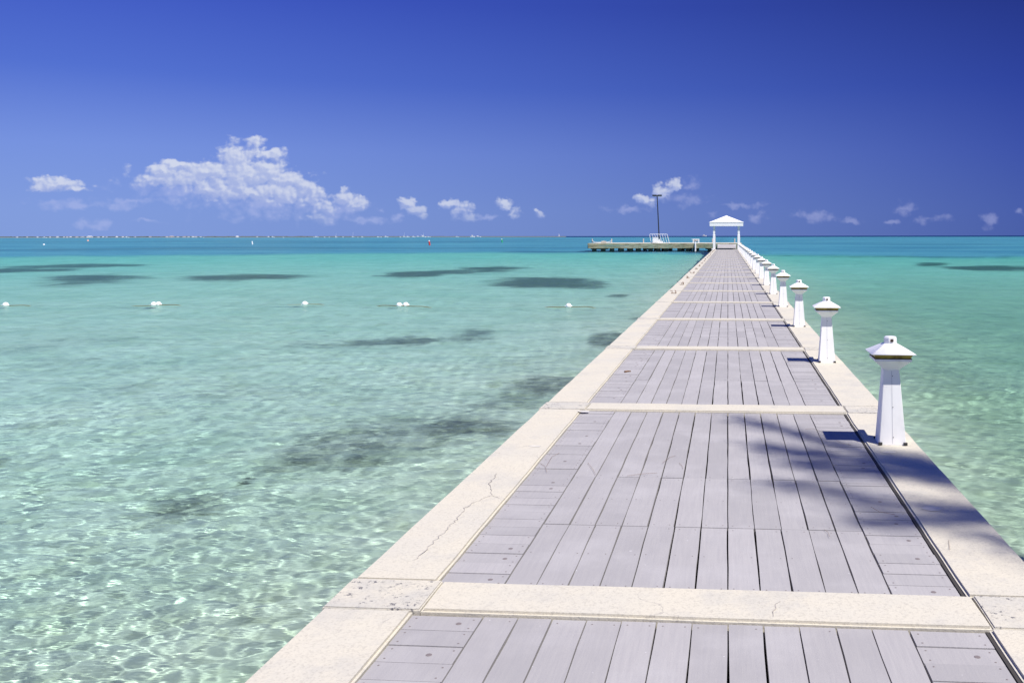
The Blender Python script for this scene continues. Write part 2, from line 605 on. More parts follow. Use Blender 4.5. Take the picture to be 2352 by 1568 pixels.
def bed_layers(X, Y):
    w = np.zeros_like(X)
    wx = 1 + .0 * X
    for u, v, ru, rv, s in WEED:
        if v > 600 and v < 800:
            rv, s = rv * 1.3, s * 1.22
        c = at(u, v, ZW)
        r = math.hypot(c.x, c.y)
        back = 1.0 * .9                                              # the refracted ray meets the bed a little farther out
        c = Vector((c.x * (1 + back / r), c.y * (1 + back / r)))
        e = at(u + ru, v, ZW)
        half_t = ru / F * r
        r2 = math.hypot(*at(u, v - rv, ZW).xy)
        r3 = math.hypot(*at(u, v + rv, ZW).xy)
        half_r = max(.15, (min(r2, 3 * r) - r3) / 2)
        d = Vector((c.x, c.y)).normalized()
        px, py = X - c.x, Y - c.y
        a = (px * d.x + py * d.y) / half_r
        b = (px * d.y - py * d.x) / half_t
        sc_ = 1.6 / half_r
        q = np.hypot(a, b)
        near = q < 2.6
        if not near.any():
            continue
        qq = q[near] + 1.5 * (fbm(X[near] * sc_ * .45 + u, Y[near] * sc_ * .8 + v, 5, .62) - .5)
        w[near] = np.maximum(w[near], s * sstep(1.25, .35, qq))
    return w


def b_bed(k, p):
    co = k.n('ShaderNodeTexCoord').outputs['Object']
    def A(nm):
        o = k.n('ShaderNodeAttribute', attribute_name=nm)
        return o.outputs['Fac']
    wd, dp, nv, gr = A('weed'), A('deep'), A('navy'), A('green')
    sand = k.mix(k.rng(k.noise(co, .35, 5, .6), .35, .7), (.70, .73, .61), (.605, .66, .54))
    sand = k.mix(k.rng(k.noise(co, 2.3, 5, .65), .46, .72, 0, .55), sand, (.36, .40, .235))
    sand = k.mix(k.rng(k.noise(k.v('MULTIPLY', co, (1, 1.6, 1)), 9.0, 4, .65), .48, .74, 0, .45), sand, (.29, .31, .20))
    rip_ = k.noise(k.v('MULTIPLY', co, (.30, .55, 1)), 1.6, 6, .7)         # sand ripples and sediment streaks
    sand = k.mix(k.rng(rip_, .40, .66, 0, .42), sand, (.36, .46, .36))
    sand = k.mix(k.m('MULTIPLY', gr, .92), sand, k.mix(k.rng(k.noise(co, .8, 4, .6), .4, .65), (.37, .44, .30), (.275, .345, .235)))
    br = k.m('ADD', k.m('MULTIPLY', k.noise(co, 1.1, 6, .68), .55), k.m('MULTIPLY', k.noise(co, 6.0, 4, .7), .45))
    weedc = k.mix(k.noise(co, 1.7, 4, .6), (.065, .085, .075), (.17, .175, .115))
    c = k.mix(k.rng(k.m('ADD', k.m('MULTIPLY', wd, .62), k.m('MULTIPLY', k.m('SUBTRACT', br, .5), 1.7)), .10, .74, 0, .92), sand, weedc)
    dk = k.mix(k.rng(k.noise(k.v('MULTIPLY', co, (.02, .05, 1)), 1.0, 6, .68), .40, .62), (.47, .46, .55), (.31, .345, .46))
    c = k.mix(dp, c, k.mix(k.m('MULTIPLY', wd, .8), dk, (.16, .17, .22)))
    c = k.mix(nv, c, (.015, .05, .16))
    k.put(p.inputs['Base Color'], c)


M_bed = mat('sandy_seabed', b_bed, rough=1.0, spec=0.0)
rb = rs[np.r_[0:len(rs):2]]
rb = rb[rb < 14000]
tb = np.concatenate([np.linspace(-math.pi, -1.05, 40)[:-1], np.linspace(-1.05, .6, 330), np.linspace(.6, math.pi, 50)[1:]])
BX, BY, BR = fan(rb, tb)
bd, bdeep, bnavy = zones(BX, BY)
bed = grid('seabed', BX, BY, ZW - bd, M_bed)
tag(bed, kind='structure')
attr(bed, 'weed', bed_layers(BX, BY))
attr(bed, 'deep', bdeep)
attr(bed, 'navy', bnavy)
bang = np.degrees(np.arctan2(BX, np.maximum(BY, 1e-3)))
attr(bed, 'green', np.clip(sstep(1.0, 3, BX) * (1 - sstep(14, 60, BR) * .75), 0, 1) * .9 + .22 * sstep(-8, -2, BX) * sstep(14, 2, BR) * (BX < 0))
bed.cycles.is_caustics_receiver = True

WX, WY, WR = fan(rs, ths)
m_w = bpy.data.materials.new('sea_water')
m_w.use_nodes = True
k = NT(m_w.node_tree)
rf = k.n('ShaderNodeBsdfRefraction')
rf.inputs['IOR'].default_value = 1.333
rf.inputs['Roughness'].default_value = 0
ta = k.n('ShaderNodeAttribute', attribute_name='tint')
k.t.links.new(ta.outputs['Color'], rf.inputs['Color'])
REFR = rf
gl = k.n('ShaderNodeBsdfGlossy')
gl.inputs['Roughness'].default_value = .12
co = k.n('ShaderNodeTexCoord').outputs['Object']
bp = k.n('ShaderNodeBump')
bp.inputs['Strength'].default_value = 1.0
bp.inputs['Distance'].default_value = 1.0
cd = k.n('ShaderNodeVectorMath', operation='LENGTH')
k.t.links.new(co, cd.inputs[0])
rip = k.m('ADD', k.m('MULTIPLY', k.noise(k.v('MULTIPLY', co, (.55, 1, 1)), 3.0, 4, .6), .060), k.m('MULTIPLY', k.noise(k.v('MULTIPLY', co, (.45, 1, 1)), .5, 4, .6), .26))
k.put(bp.inputs['Height'], k.m('MULTIPLY', rip, k.rng(cd.outputs['Value'], 8, 40, .35, 1)))
k.t.links.new(bp.outputs[0], gl.inputs['Normal'])
k.t.links.new(bp.outputs[0], rf.inputs['Normal'])
fr = k.n('ShaderNodeFresnel')
fr.inputs[0].default_value = 1.333
k.t.links.new(bp.outputs[0], fr.inputs['Normal'])
mx = k.n('ShaderNodeMixShader')
k.put(mx.inputs[0], k.m('MINIMUM', k.m('MULTIPLY', fr.outputs[0], .46), .24))    # the polariser takes most of the reflection out
k.t.links.new(rf.outputs[0], mx.inputs[1])
k.t.links.new(gl.outputs[0], mx.inputs[2])
ow = k.n('ShaderNodeOutputMaterial')
k.t.links.new(mx.outputs[0], ow.inputs[0])
water = grid('water', WX, WY, ZW + waves(WX, WY, WR * .0026), m_w)
tag(water, kind='structure')
wd_, wdeep, wnavy = zones(WX, WY)
dep = np.clip(wd_, .05, 3.0)[..., None]
tint = np.exp(-dep * np.array([.36, .048, .030]) * .75)
attr(water, 'tint', tint, True)
water.cycles.is_caustics_caster = True

# ------------------------------------------------------------------ the pier
XL0, XL1, XR0, XR1 = -1.77, -1.37, 1.075, 1.476      # curb and deck edges across the pier
BAY0, BAY, NB = 4.05, 4.615, 23
BW = .34
Y_END = BAY0 + BAY * NB
pier = empty('pier', (0, 0, 0), 'long straight pier of grey boards between cream concrete curbs running out over the water', 'pier')


def concrete_block(name, x0, x1, y0, y1, z0, z1, m_, bev=.012, wob=.003):
    bm = bmesh.new()
    ln = y1 - y0
    ny = max(1, int(max(ln, x1 - x0) / .12)) if y0 < 32 else 1
    nx = max(1, int((x1 - x0) / .10)) if y0 < 32 else 1
    if x1 - x0 > ln:
        ny = max(1, int(ln / .08)) if y0 < 32 else 1
    vs_ = []
    for j in range(ny + 1):
        row = []
        for i in range(nx + 1):
            x, y = x0 + (x1 - x0) * i / nx, y0 + (y1 - y0) * j / ny
            e = 0
            if nx > 1 or ny > 1:
                e = mnoise.noise(Vector((x * 1.7, y * 1.7, 0))) * wob
            sx = mnoise.noise(Vector((y * 2.3, 5 + x0, 1))) * wob * 1.5 if i in (0, nx) else 0
            row.append(bm.verts.new((x + sx, y, z1 + e)))
        vs_.append(row)
    for j in range(ny):
        for i in range(nx):
            bm.faces.new((vs_[j][i], vs_[j][i + 1], vs_[j + 1][i + 1], vs_[j + 1][i]))
    geom = bmesh.ops.extrude_face_region(bm, geom=bm.faces[:])
    dn = [g for g in geom['geom'] if isinstance(g, bmesh.types.BMVert)]
    bmesh.ops.translate(bm, verts=dn, vec=(0, 0, z0 - z1))
    bmesh.ops.recalc_face_normals(bm, faces=bm.faces[:])
    if bev and y0 < 32:
        es = [e for e in bm.edges if len(e.link_faces) == 2 and e.calc_face_angle(0) > .9 and sum(v.co.z for v in e.verts) / 2 > z1 - .05]
        bmesh.ops.bevel(bm, geom=es, offset=bev, segments=2, affect='EDGES')
    return obj(name, bm, m_, pier)


CT = .018
seg_y = [-3.0] + [BAY0 + BAY * i for i in range(NB + 1)]
for i in range(len(seg_y) - 1):
    a = seg_y[i] + (BW / 2 + .002 if i else 0)
    b = seg_y[i + 1] - BW / 2 - .002
    concrete_block('curb', XL0, XL1, a, b, -.30, CT, M_conc)
    concrete_block('curb', XR0, XR1, a, b, -.30, CT, M_conc)
for i in range(NB + 1):
    y = BAY0 + BAY * i
    concrete_block('curb_joint', XL0 - .006, XL1 + .03, y - BW / 2, y + BW / 2, -.30, CT + .0015, M_conc2, .006, .004)
    concrete_block('curb_joint', XR0 + .02, XR1 + .006, y - BW / 2, y + BW / 2, -.30, CT + .0015, M_conc2, .006, .004)
    concrete_block('crossbeam', XL1 + .032, XR0 + .018, y - BW / 2 + .004, y + BW / 2 - .004, -.30, CT + .001, M_conc, .012, .004)
    if i % 2 == 0 or i < 3:
        for x in (XL0 + .25, XR1 - .25):
            bm = bmesh.new()
            rings(bm, [(.17, -2.0), (.17, -.30)], 12, c=(x, y))
            obj('piling', bm, M_pile, pier)

SX = [XL1 + .008, XL1 + .310]            # crosswise edge boards on the left
NPL = 12
PX0, PX1 = XL1 + .318, XR0 - .330
for i in range(-1, NB):
    y0 = BAY0 + BAY * i + BW / 2 + .006
    y1 = BAY0 + BAY * (i + 1) - BW / 2 - .006
    if i == -1:
        y0 = -2.9
    rnd = random.Random(50 + i)
    bm = bmesh.new()
    pw_ = (PX1 - PX0) / NPL
    joints = {0: [6.19 - y0, 5.15 - y0], 1: [(1.55)], 2: [2.9, 2.2, 1.4], -1: []}.get(i, [rnd.uniform(.9, 2.0), rnd.uniform(2.3, 3.4)] if i % 2 else [rnd.uniform(1.4, 3)])
    ys = [y0] + sorted(y0 + j for j in joints) + [y1]
    near = i < 3
    for c in range(NPL):
        for a, b in zip(ys, ys[1:]):
            g = .0040 + rnd.uniform(-.0018, .0022) if near else .0055
            sk = rnd.uniform(-.003, .003)
            xa, xb = PX0 + c * pw_ + g, PX0 + (c + 1) * pw_ - g
            dz_ = rnd.uniform(-.002, .002)
            n = max(2, int((b - a) / .25)) if near else 1
            top = []
            for q in range(n + 1):
                t = q / n
                y = a + .003 + (b - a - .006) * t
                e1, e2 = (rnd.uniform(-.0022, .0022), rnd.uniform(-.0022, .0022)) if near else (0, 0)
                top.append((bm.verts.new((xa + sk * (t - .5) + e1, y, dz_)), bm.verts.new((xb + sk * (t - .5) + e2, y, dz_)),
                            bm.verts.new((xa + sk * (t - .5) + e1, y, -.035)), bm.verts.new((xb + sk * (t - .5) + e2, y, -.035))))
            for A_, B_ in zip(top, top[1:]):
                bm.faces.new((A_[0], A_[1], B_[1], B_[0]))
                bm.faces.new((A_[0], B_[0], B_[2], A_[2]))
                bm.faces.new((A_[1], A_[3], B_[3], B_[1]))
                bm.faces.new((A_[2], B_[2], B_[3], A_[3]))
            bm.faces.new((top[0][0], top[0][2], top[0][3], top[0][1]))
            bm.faces.new((top[-1][0], top[-1][1], top[-1][3], top[-1][2]))
            if near:
                for ye in (a + .04, b - .04, a + (b - a) * .5):
                    for xs in (xa + .025, xb - .025):
                        if rnd.random() < .6:
                            rings(bm, [(.0042, dz_ + .0006), (.003, dz_ + .0012)], 6, c=(xs, ye), mi=1)
    for x0_, x1_ in ((XL1 + .004, PX0 - .003), (PX1 + .003, XR0 - .020)):
        y = y0
        while y < y1 - .02:
            wb = .143 if rnd.random() < .93 else .055
            b = min(y + wb, y1)
            dz_ = rnd.uniform(-.002, .002)
            box(bm, x0_ + rnd.uniform(0, .004), x1_ - rnd.uniform(0, .004), y + .0025, b - .0025, -.035, dz_)
            if near:
                for xs in (x0_ + .03, x1_ - .03):
                    for ye in (y + .03, b - .03):
                        if rnd.random() < .75:
                            rings(bm, [(.0048, dz_ + .0006), (.0035, dz_ + .0012)], 6, c=(xs, ye), mi=1)
                if rnd.random() < .35:
                    rings(bm, [(.013, dz_ + .0006), (.011, dz_ + .0016)], 8, c=((x0_ + x1_) / 2 + rnd.uniform(.02, .08), (y + b) / 2), mi=1)
            y = b
    obj('deck_panel', bm, [M_deck, M_screw], pier)
    bm = bmesh.new()
    for x in np.linspace(XL1 + .10, XR0 - .12, 6):
        pass
    for y in np.linspace(y0 + .1, y1 - .1, 8):
        box(bm, XL1 + .02, XR0 - .03, y - .03, y + .03, -.17, -.036)
    obj('joist', bm, M_under, pier)
    bm = bmesh.new()                     # dark strip added so the open gap beside the curb reads black
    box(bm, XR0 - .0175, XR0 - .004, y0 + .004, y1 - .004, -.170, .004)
    obj('gap_dark_strip', bm, M_under, pier)
    bm = bmesh.new()                     # dark sheet added under the boards, standing in for shade in the gaps
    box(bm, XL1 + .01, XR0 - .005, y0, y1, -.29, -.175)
    obj('gap_shade_sheet', bm, M_under, pier)


def ribbon(bm, pts, w, z):
    prev = None
    pts = [Vector((p[0], p[1], z)) for p in pts]
    for i, p in enumerate(pts):
        d = (pts[min(i + 1, len(pts) - 1)] - pts[max(i - 1, 0)]).normalized()
        s = Vector((-d.y, d.x, 0)) * w * (1 if 0 < i < len(pts) - 1 else .3) * random.uniform(.5, 1.3)
        c = (bm.verts.new(p + s), bm.verts.new(p - s))
        if prev:
            bm.faces.new((prev[0], c[0], c[1], prev[1]))
        prev = c


M_crack = mat('crack_dirt', color=(.42, .385, .34), rough=1)


def crack(path, w, z):
    bm = bmesh.new()
    pts = []
    P = [at(u, v, z) for u, v in path]
    for a, b in zip(P, P[1:]):
        n = max(2, int((b - a).length / .03))
        for q in range(n):
            t = q / n
            pts.append((a.x + (b.x - a.x) * t + random.gauss(0, .006), a.y + (b.y - a.y) * t + random.gauss(0, .006)))
    ribbon(bm, pts, w, z)
    obj('crack', bm, M_crack, pier)


crack([(1142, 1085), (1125, 1110), (1130, 1135), (1095, 1150), (1068, 1165), (1050, 1190), (1010, 1230), (975, 1265), (945, 1290)], .0022, CT + .005)
crack([(1130, 1135), (1150, 1146)], .0018, CT + .005)
crack([(1225, 1020), (1195, 1026), (1180, 1028)], .0016, CT + .005)
crack([(1788, 1378), (1782, 1395), (1775, 1405), (1782, 1425)], .0022, CT + .003)

# rusty stubs of lost lamps on the far part of the left curb
LAMP0 = at(2048.9, 1021.9, CT) + Vector((.005, .1025, 0))
for i in range(4, 22):
    bm = bmesh.new()
    y = LAMP0.y + BAY * i
    for q in range(3):
        x_ = -1.53 + random.uniform(-.08, .08)
        yy = y + random.uniform(-.08, .08)
        tube(bm, [(x_, yy, CT - .01), (x_ + random.uniform(-.02, .02), yy, CT + .06), (x_ + random.uniform(-.06, .06), yy + .02, CT + .08)], .009, 6)
    box(bm, -1.60, -1.46, y - .05, y + .05, CT + .004, CT + .012)
    obj('lamp_stub', bm, M_rust, pier)
M_patch = mat('grey_mortar', lambda k, p: k.put(p.inputs['Base Color'], k.mix(k.rng(k.noise(k.n('ShaderNodeTexCoord').outputs['Object'], 12, 5, .6), .35, .7), (.56, .54, .50), (.66, .62, .55))), rough=.95)


def mortar(x, y, rx, ry, z):
    bm = bmesh.new()
    vs_ = []
    for q in range(20):
        a = q / 20 * 6.2832
        r = 1 + .22 * mnoise.noise(Vector((math.cos(a) * 1.5 + x, math.sin(a) * 1.5 + y, 0)))
        vs_.append(bm.verts.new((x + rx * r * math.cos(a), y + ry * r * math.sin(a), z)))
    bm.faces.new(vs_)
    obj('mortar_patch', bm, M_patch, pier)


for u, v, rx, ry in ((2042, 1037, .05, .03), (2140, 1166, .055, .05), (1228, 1023, .05, .02), (1340, 943, .06, .03)):
    c = at(u, v, CT + .006)
    mortar(c.x, c.y, rx, ry, CT + .0032)

# ------------------------------------------------------------------ bollard lamps
ORD = ['', 'second', 'third', 'fourth', 'fifth', 'sixth', 'seventh', 'eighth', 'ninth', 'tenth', 'eleventh', 'twelfth', 'thirteenth', 'fourteenth', 'fifteenth', 'sixteenth', 'seventeenth',
       'eighteenth', 'nineteenth', 'twentieth', 'twenty-first', 'twenty-second', 'twenty-third', 'twenty-fourth', 'twenty-fifth', 'twenty-sixth', 'twenty-seventh', 'twenty-eighth', 'twenty-ninth',
       'thirtieth', 'thirty-first', 'thirty-second', 'thirty-third', 'thirty-fourth', 'thirty-fifth']
HX = math.pi / 3


def make_lamp():
    t = empty('bollard_lamp', LAMP0, 'white square bollard lamp nearest the camera, its shadow across the deck boards', 'lamp', 'bollard lamps along the right curb')
    rot = math.pi / 4
    q_ = math.sqrt(2)
    bm = bmesh.new()
    rings(bm, [(.1025 * q_, 0), (.1022 * q_, .010), (.0600 * q_, .572)], 4, rot)
    bmesh.ops.bevel(bm, geom=[e for e in bm.edges if abs(e.verts[0].co.z - e.verts[1].co.z) > .2], offset=.004, segments=2, affect='EDGES')
    post = obj('post', bm, M_white, t)
    bm = bmesh.new()                      # open joint between the two halves of the front cover
    y0, y1 = -.1026, -.0606
    v4 = [bm.verts.new(c) for c in ((-.0016, y0 - .001, .011), (.0016, y0 - .001, .011), (.0016, y1 - .001, .568), (-.0016, y1 - .001, .568))]
    bm.faces.new(v4)
    obj('seam', bm, M_seam, post)
    for z in (.06, .29, .53):
        bm = bmesh.new()
        y = y0 + (y1 - y0) * z / .572
        tube(bm, [(.006, y + .01, z), (.006, y - .003, z)], .0035, 6)
        obj('screw', bm, M_dark, post)
    bm = bmesh.new()
    rings(bm, [(.0598 * q_, .5725), (.064 * q_, .585), (.136 * q_, .650), (.140 * q_, .652), (.140 * q_, .668)], 4, rot)
    obj('funnel', bm, M_frost, t)
    bm = bmesh.new()
    rings(bm, [(.132 * q_, .6735), (.148 * q_, .704)], 4, rot)
    obj('glass_band', bm, M_olive, t)
    bm = bmesh.new()
    rings(bm, [(.136 * q_, .6683), (.1415 * q_, .6685), (.1415 * q_, .6730), (.136 * q_, .6732)], 4, rot)
    obj('gasket', bm, M_dark, t)
    bm = bmesh.new()
    rings(bm, [(.150 * q_, .7045), (.168 * q_, .7045), (.1685 * q_, .7095), (.050 * q_, .778)], 4, rot)
    cap = obj('cap', bm, M_white, t)
    bm = bmesh.new()
    r8 = .050
    rings(bm, [(r8, .770), (r8, .822), (r8 * .82, .832)], 8, math.pi / 8)
    obj('knob', bm, M_white, cap)
    bm = bmesh.new()
    a = math.radians(-84)
    for rr, l, mi in ((.0125, .006, 0), (.009, .009, 1)):
        tube(bm, [(.044 * math.cos(a), .044 * math.sin(a), .802), ((.046 + l) * math.cos(a), (.046 + l) * math.sin(a), .802)], rr, 10, mi=mi)
    obj('light_sensor', bm, [M_rust, M_dark], cap)
    for sx, sy in ((-1, -1), (1, -1), (1, 1), (-1, 1)):
        bm = bmesh.new()
        x, y = sx * .096, sy * .100
        box(bm, x - .014, x + .014, y - .010 + sy * .012, y + .010 + sy * .012, .0035, .022)
        obj('foot_bolt', bm, M_dark, t)
    return t


M_seam = mat('seam_dirt', color=(.52, .52, .55), rough=.8)
lamp = make_lamp()
NLAMP = 22
for i in range(1, NLAMP):
    o = dup(lamp, (LAMP0.x + random.uniform(-.012, .012), LAMP0.y + BAY * i, CT), random.uniform(-.03, .03))
    if i == NLAMP - 1:
        o['label'] = 'white bollard lamp farthest out, beside the pavilion post on the right curb'
    else:
        o['label'] = ORD[i] + ' white square bollard lamp counted from the camera along the right curb'

# ------------------------------------------------------------------ the platform at the end
PF, PB = 116.0, 126.0                 # front and back of the platform along the pier
PXL = at_y(1351, 560, PF).x
PXR = 1.75
PT = at_y(1480, 558.6, PF).z          # its top
PBOT = at_y(1480, 570.4, PF).z
plat = empty('jetty_platform', (0, PF, 0), 'wide platform at the pier end clad in green weathered timber on dark piles', 'platform')
bm = bmesh.new()
box(bm, PXL, PXR, PF + .10, PB, PT - .22, PT)
bevel(bm, .03, 1)
o = obj('deck_slab', bm, M_conc, plat)
o.location.y = -PF
bm = bmesh.new()
hh = (PT - PBOT) / 2
rnd = random.Random(4)
for r in range(2):
    x = PXL
    while x < PXR - .3:
        x1 = min(x + rnd.choice((3.2, 4.1, 5.2, 2.4)), PXR)
        if PXR - x1 < .4:
            x1 = PXR
        z0 = PBOT + hh * r + rnd.uniform(-.02, .02)
        box(bm, x + .008, x1 - .008, -.02 + rnd.uniform(-.02, .01), .09, z0 + .012, PBOT + hh * (r + 1) - .004 - (.02 if r else 0))
        x = x1
    y = PF + .1
    while y < PB - .2:
        y1 = min(y + 3.4, PB)
        box(bm, PXL - .10, PXL - .003, y - PF + .01, y1 - PF - .01, PBOT + hh * r + .01, PBOT + hh * (r + 1) - .01)
        y = y1
obj('cladding', bm, M_timber, plat)
for cx in list(1450 + np.array([328, 530, 738, 960, 1175, 1355, 1625, 1810, 1985]) / 9.224) + list(1650 + np.array([448, 637, 805, 1145]) / 9.224):
    c = at_y(cx / 1.0884, 575, PF + .6)
    for yy in (.35, 9.2):
        bm = bmesh.new()
        box(bm, c.x - .27, c.x + .27, yy, yy + .5, -5.0, PBOT + .10)
        bevel(bm, .03, 1)
        obj('piling', bm, M_pile, plat)
for x0_, x1_, dz_ in ((at_y(1351 + 5, 575, PF).x, at_y(1351 + 45, 575, PF).x, .12), (at_y(1480, 575, PF).x, at_y(1500, 575, PF).x, .18), (at_y(1570, 575, PF).x, at_y(1590, 575, PF).x, .1), (at_y(1620, 575, PF).x, 1.2, .14)):
    bm = bmesh.new()
    box(bm, x0_, x1_, .3, .7, PBOT - dz_, PBOT + .05)
    obj('bearer', bm, M_pile, plat)
# ramp from the pier up to the platform
bm = bmesh.new()
RX0, RX1 = -1.30, 1.0
n = 16
for q in range(n):
    ya, yb = 112.8 + (PF - .06 - 112.8) * q / n, 112.8 + (PF - .06 - 112.8) * (q + 1) / n
    za, zb = .14 + (PT - .27) * q / n, .14 + (PT - .27) * (q + 1) / n
    v8 = box(bm, RX0, RX1, ya + .006, yb - .006, 0, 1)
    for v, zz in zip(v8, (za - .045, za - .045, zb - .045, zb - .045, za, za, zb, zb)):
        v.co.z = zz
ramp = obj('ramp', bm, M_deck, plat)
ramp.location.y = -PF
for x in (RX0 - .02, RX1 + .02):
    bm = bmesh.new()
    s = -1 if x < 0 else 1
    box(bm, x + (0 if s < 0 else -.30), x + (.30 if s < 0 else 0), 115.1 - PF, 115.2 - PF, .46, .52)
    box(bm, x + (0 if s < 0 else -.05), x + (.05 if s < 0 else 0), 115.1 - PF, 115.2 - PF, -.28, .46)
    obj('ramp_bracket', bm, M_white, plat)

# landing: the last stretch of pier under the pavilion
bm = bmesh.new()
box(bm, XL0 - .1, XR1 + .1, Y_END + BW / 2 + .01, 112.7, -.28, -.002)
obj('landing', bm, M_conc, pier)

# ------------------------------------------------------------------ the pavilion
YP0, YP1 = 108.4, 111.4
pc = (at_y(1668.5, 540, YP0).x, (YP0 + YP1) / 2)
pav = empty('pavilion', (pc[0], pc[1], 0), 'small white open pavilion with a hipped roof at the end of the pier', 'pavilion')
sY = YP0
zE = at_y(1668, 519.4, sY).z
zF = at_y(1668, 511.6, sY).z
zA = at_y(1668, 495.0, pc[1]).z
hw, hd = 1.98, 1.5
bm = bmesh.new()
for a in (0, 1):
    box(bm, -hw, hw, (-hd if a == 0 else hd - .06), (-hd + .06 if a == 0 else hd), zE, zF)
for a in (0, 1):
    box(bm, (-hw if a == 0 else hw - .06), (-hw + .06 if a == 0 else hw), -hd + .062, hd - .062, zE, zF)
obj('fascia', bm, M_white, pav)
bm = bmesh.new()
ew, ed = hw + .06, hd + .035
vb = [bm.verts.new(c) for c in ((-ew, -ed, zF + .012), (ew, -ed, zF + .012), (ew, ed, zF + .012), (-ew, ed, zF + .012))]
vt = [bm.verts.new((c.co.x, c.co.y, zF + .06)) for c in vb]
ap = bm.verts.new((0, 0, zA))
for q in range(4):
    bm.faces.new((vb[q], vb[(q + 1) % 4], vt[(q + 1) % 4], vt[q]))
    bm.faces.new((vt[q], vt[(q + 1) % 4], ap))
bm.faces.new(vb[::-1])
obj('roof', bm, M_white, pav)
bm = bmesh.new()
box(bm, -hw + .07, hw - .07, -hd + .07, hd - .07, zE + .12, zE + .16)
obj('ceiling', bm, M_timber, pav)
pxh = 1.46
for sx in (-1, 1):
    for sy in (-1, 1):
        bm = bmesh.new()
        yy = sy * (hd - .35)
        box(bm, sx * pxh - .115, sx * pxh + .115, yy - .115, yy + .115, .9, zE + .12)
        p_ = obj('post', bm, M_white, pav)
        bm = bmesh.new()
        box(bm, sx * pxh - .145, sx * pxh + .145, yy - .145, yy + .145, -.01, 1.75)
        bevel(bm, .012, 1)
        obj('post_casing', bm, M_white, p_)
        if sy < 0:
            bm = bmesh.new()
            box(bm, sx * (pxh + .16) - .13 * 1, sx * (pxh + .16) + .13, yy - .12, yy + .2, -.01, .16)
            obj('base_block', bm, M_white, p_)

# ------------------------------------------------------------------ things on and by the platform
MP = [(1450 + 282 / 9.224, 'weathered mooring post on the platform, leftmost, by its left corner'),
      (1450 + 728 / 9.224, 'weathered mooring post on the platform holding the right end of the white rope'),
      (1450 + 1462 / 9.224, 'weathered mooring post on the platform just left of the white railing'),
      (1650 + 1210 / 9.224, 'weathered mooring post on the platform just left of the pavilion'),
      (1650 + 1722 / 9.224, 'weathered mooring post on the platform seen between the pavilion posts')]
mps = []
for i, (s, lab) in enumerate(MP):
    c = at_y(s / 1.0884, 555, PB - .6)
    bm = bmesh.new()
    rings(bm, [(.085, -.02), (.08, .50), (.05, .54)], 10)
    o = obj('mooring_post', bm, M_post)
    o.location = (c.x, PB - .6, PT)
    tag(o, lab, 'mooring post', 'mooring posts along the back of the platform')
    mps.append(c.x)
a, b = mps[0], mps[1]
bm = bmesh.new()
mid = a + (b - a) * .55
tube(bm, [(a - mid, 0, .30), (a - mid + .25, 0, .12), (a - mid + .6, 0, .045), ((a - mid) * .4, 0, .04), (0, 0, .05), ((b - mid) * .5, 0, .07), (b - mid - .3, 0, .13), (b - mid, 0, .24)], .04, 8)
o = obj('mooring_rope', bm, M_wrope)
o.location = (mid, PB - .75, PT)
tag(o, 'slack white rope lying between the two leftmost mooring posts', 'rope')
c = at_y((1450 + 545 / 9.224) / 1.0884, 557, PF + 2)
bm = bmesh.new()
box(bm, -.33, .33, -.25, .25, 0, .26)
bevel(bm, .05, 2)
rings(bm, [(.06, .26), (.06, .32)], 8)
o = obj('concrete_block', bm, M_conc2)
o.location = (c.x, PF + 2, PT)
tag(o, 'grey concrete block lying on the platform beside the slack white rope', 'block')

# lamp pole
YL = PF + 5.0
ct, cb = at_y(1509.3, 449, YL), at_y(1514.5, 556, YL)
lp = empty('lamp_post', (cb.x, YL, PT), 'tall black lamp post with a twin box head standing on the platform', 'lamp post')
bm = bmesh.new()
tube(bm, [(0, 0, -.02), (ct.x - cb.x, 0, ct.z - PT)], .085, 12, .06)
obj('pole', bm, M_black, lp)
bm = bmesh.new()
box(bm, -.16, .16, -.16, .16, 0, .05)
obj('base_plate', bm, M_black, lp)
for s in (-1, 1):
    bm = bmesh.new()
    x = ct.x - cb.x
    box(bm, x + (.05 if s > 0 else -.62), x + (.62 if s > 0 else -.05), -.22, .22, ct.z - PT - .11, ct.z - PT + .09)
    bevel(bm, .02, 1)
    h = obj('lamp_head', bm, M_black, lp)
    bm = bmesh.new()
    box(bm, x + (.09 if s > 0 else -.58), x + (.58 if s > 0 else -.09), -.17, .17, ct.z - PT - .135, ct.z - PT - .112)
    obj('lens', bm, M_frost, h)

# white tubular railing and steps
YR = PF + 1.2
r0, r1 = at_y((1450 + 1605 / 9.224) / 1.0884, 540, YR), at_y((1450 + 2008 / 9.224) / 1.0884, 540, YR)
zt = at_y(1510, (470 + 1065 / 9.224) / 1.0884, YR).z - PT
rail = empty('railing', ((r0.x + r1.x) / 2, YR, PT), 'white tubular metal railing with slanting bars around the steps on the platform', 'railing')
wr = (r1.x - r0.x) / 2
sl_ = .30
bm = bmesh.new()
tube(bm, [(-wr + sl_ - .1, 0, 0), (-wr, 0, zt - .05), (-wr + .06, 0, zt), (wr - .06, 0, zt), (wr, 0, zt - .05), (wr + sl_, 0, 0)], .030, 8)
obj('top_rail', bm, M_white, rail)
for q in range(1, 7):
    x = -wr + 2 * wr * q / 7
    bm = bmesh.new()
    tube(bm, [(x, 0, zt), (x + sl_, 0, .02)], .018, 6)
    obj('bar', bm, M_white, rail)
bm = bmesh.new()
tube(bm, [(-wr + sl_ - .1, 0, .03), (wr + sl_ + .1, 0, .03)], .02, 6)
obj('bottom_rail', bm, M_white, rail)
YS = PF + .75
s0 = at_y((1450 + 1672 / 9.224) / 1.0884, 550, YS).x
s1 = at_y((1450 + 1908 / 9.224) / 1.0884, 550, YS).x
zz = lambda p: at_y(1505, (470 + p / 9.224) / 1.0884, YS).z - PT
ws = s1 - s0
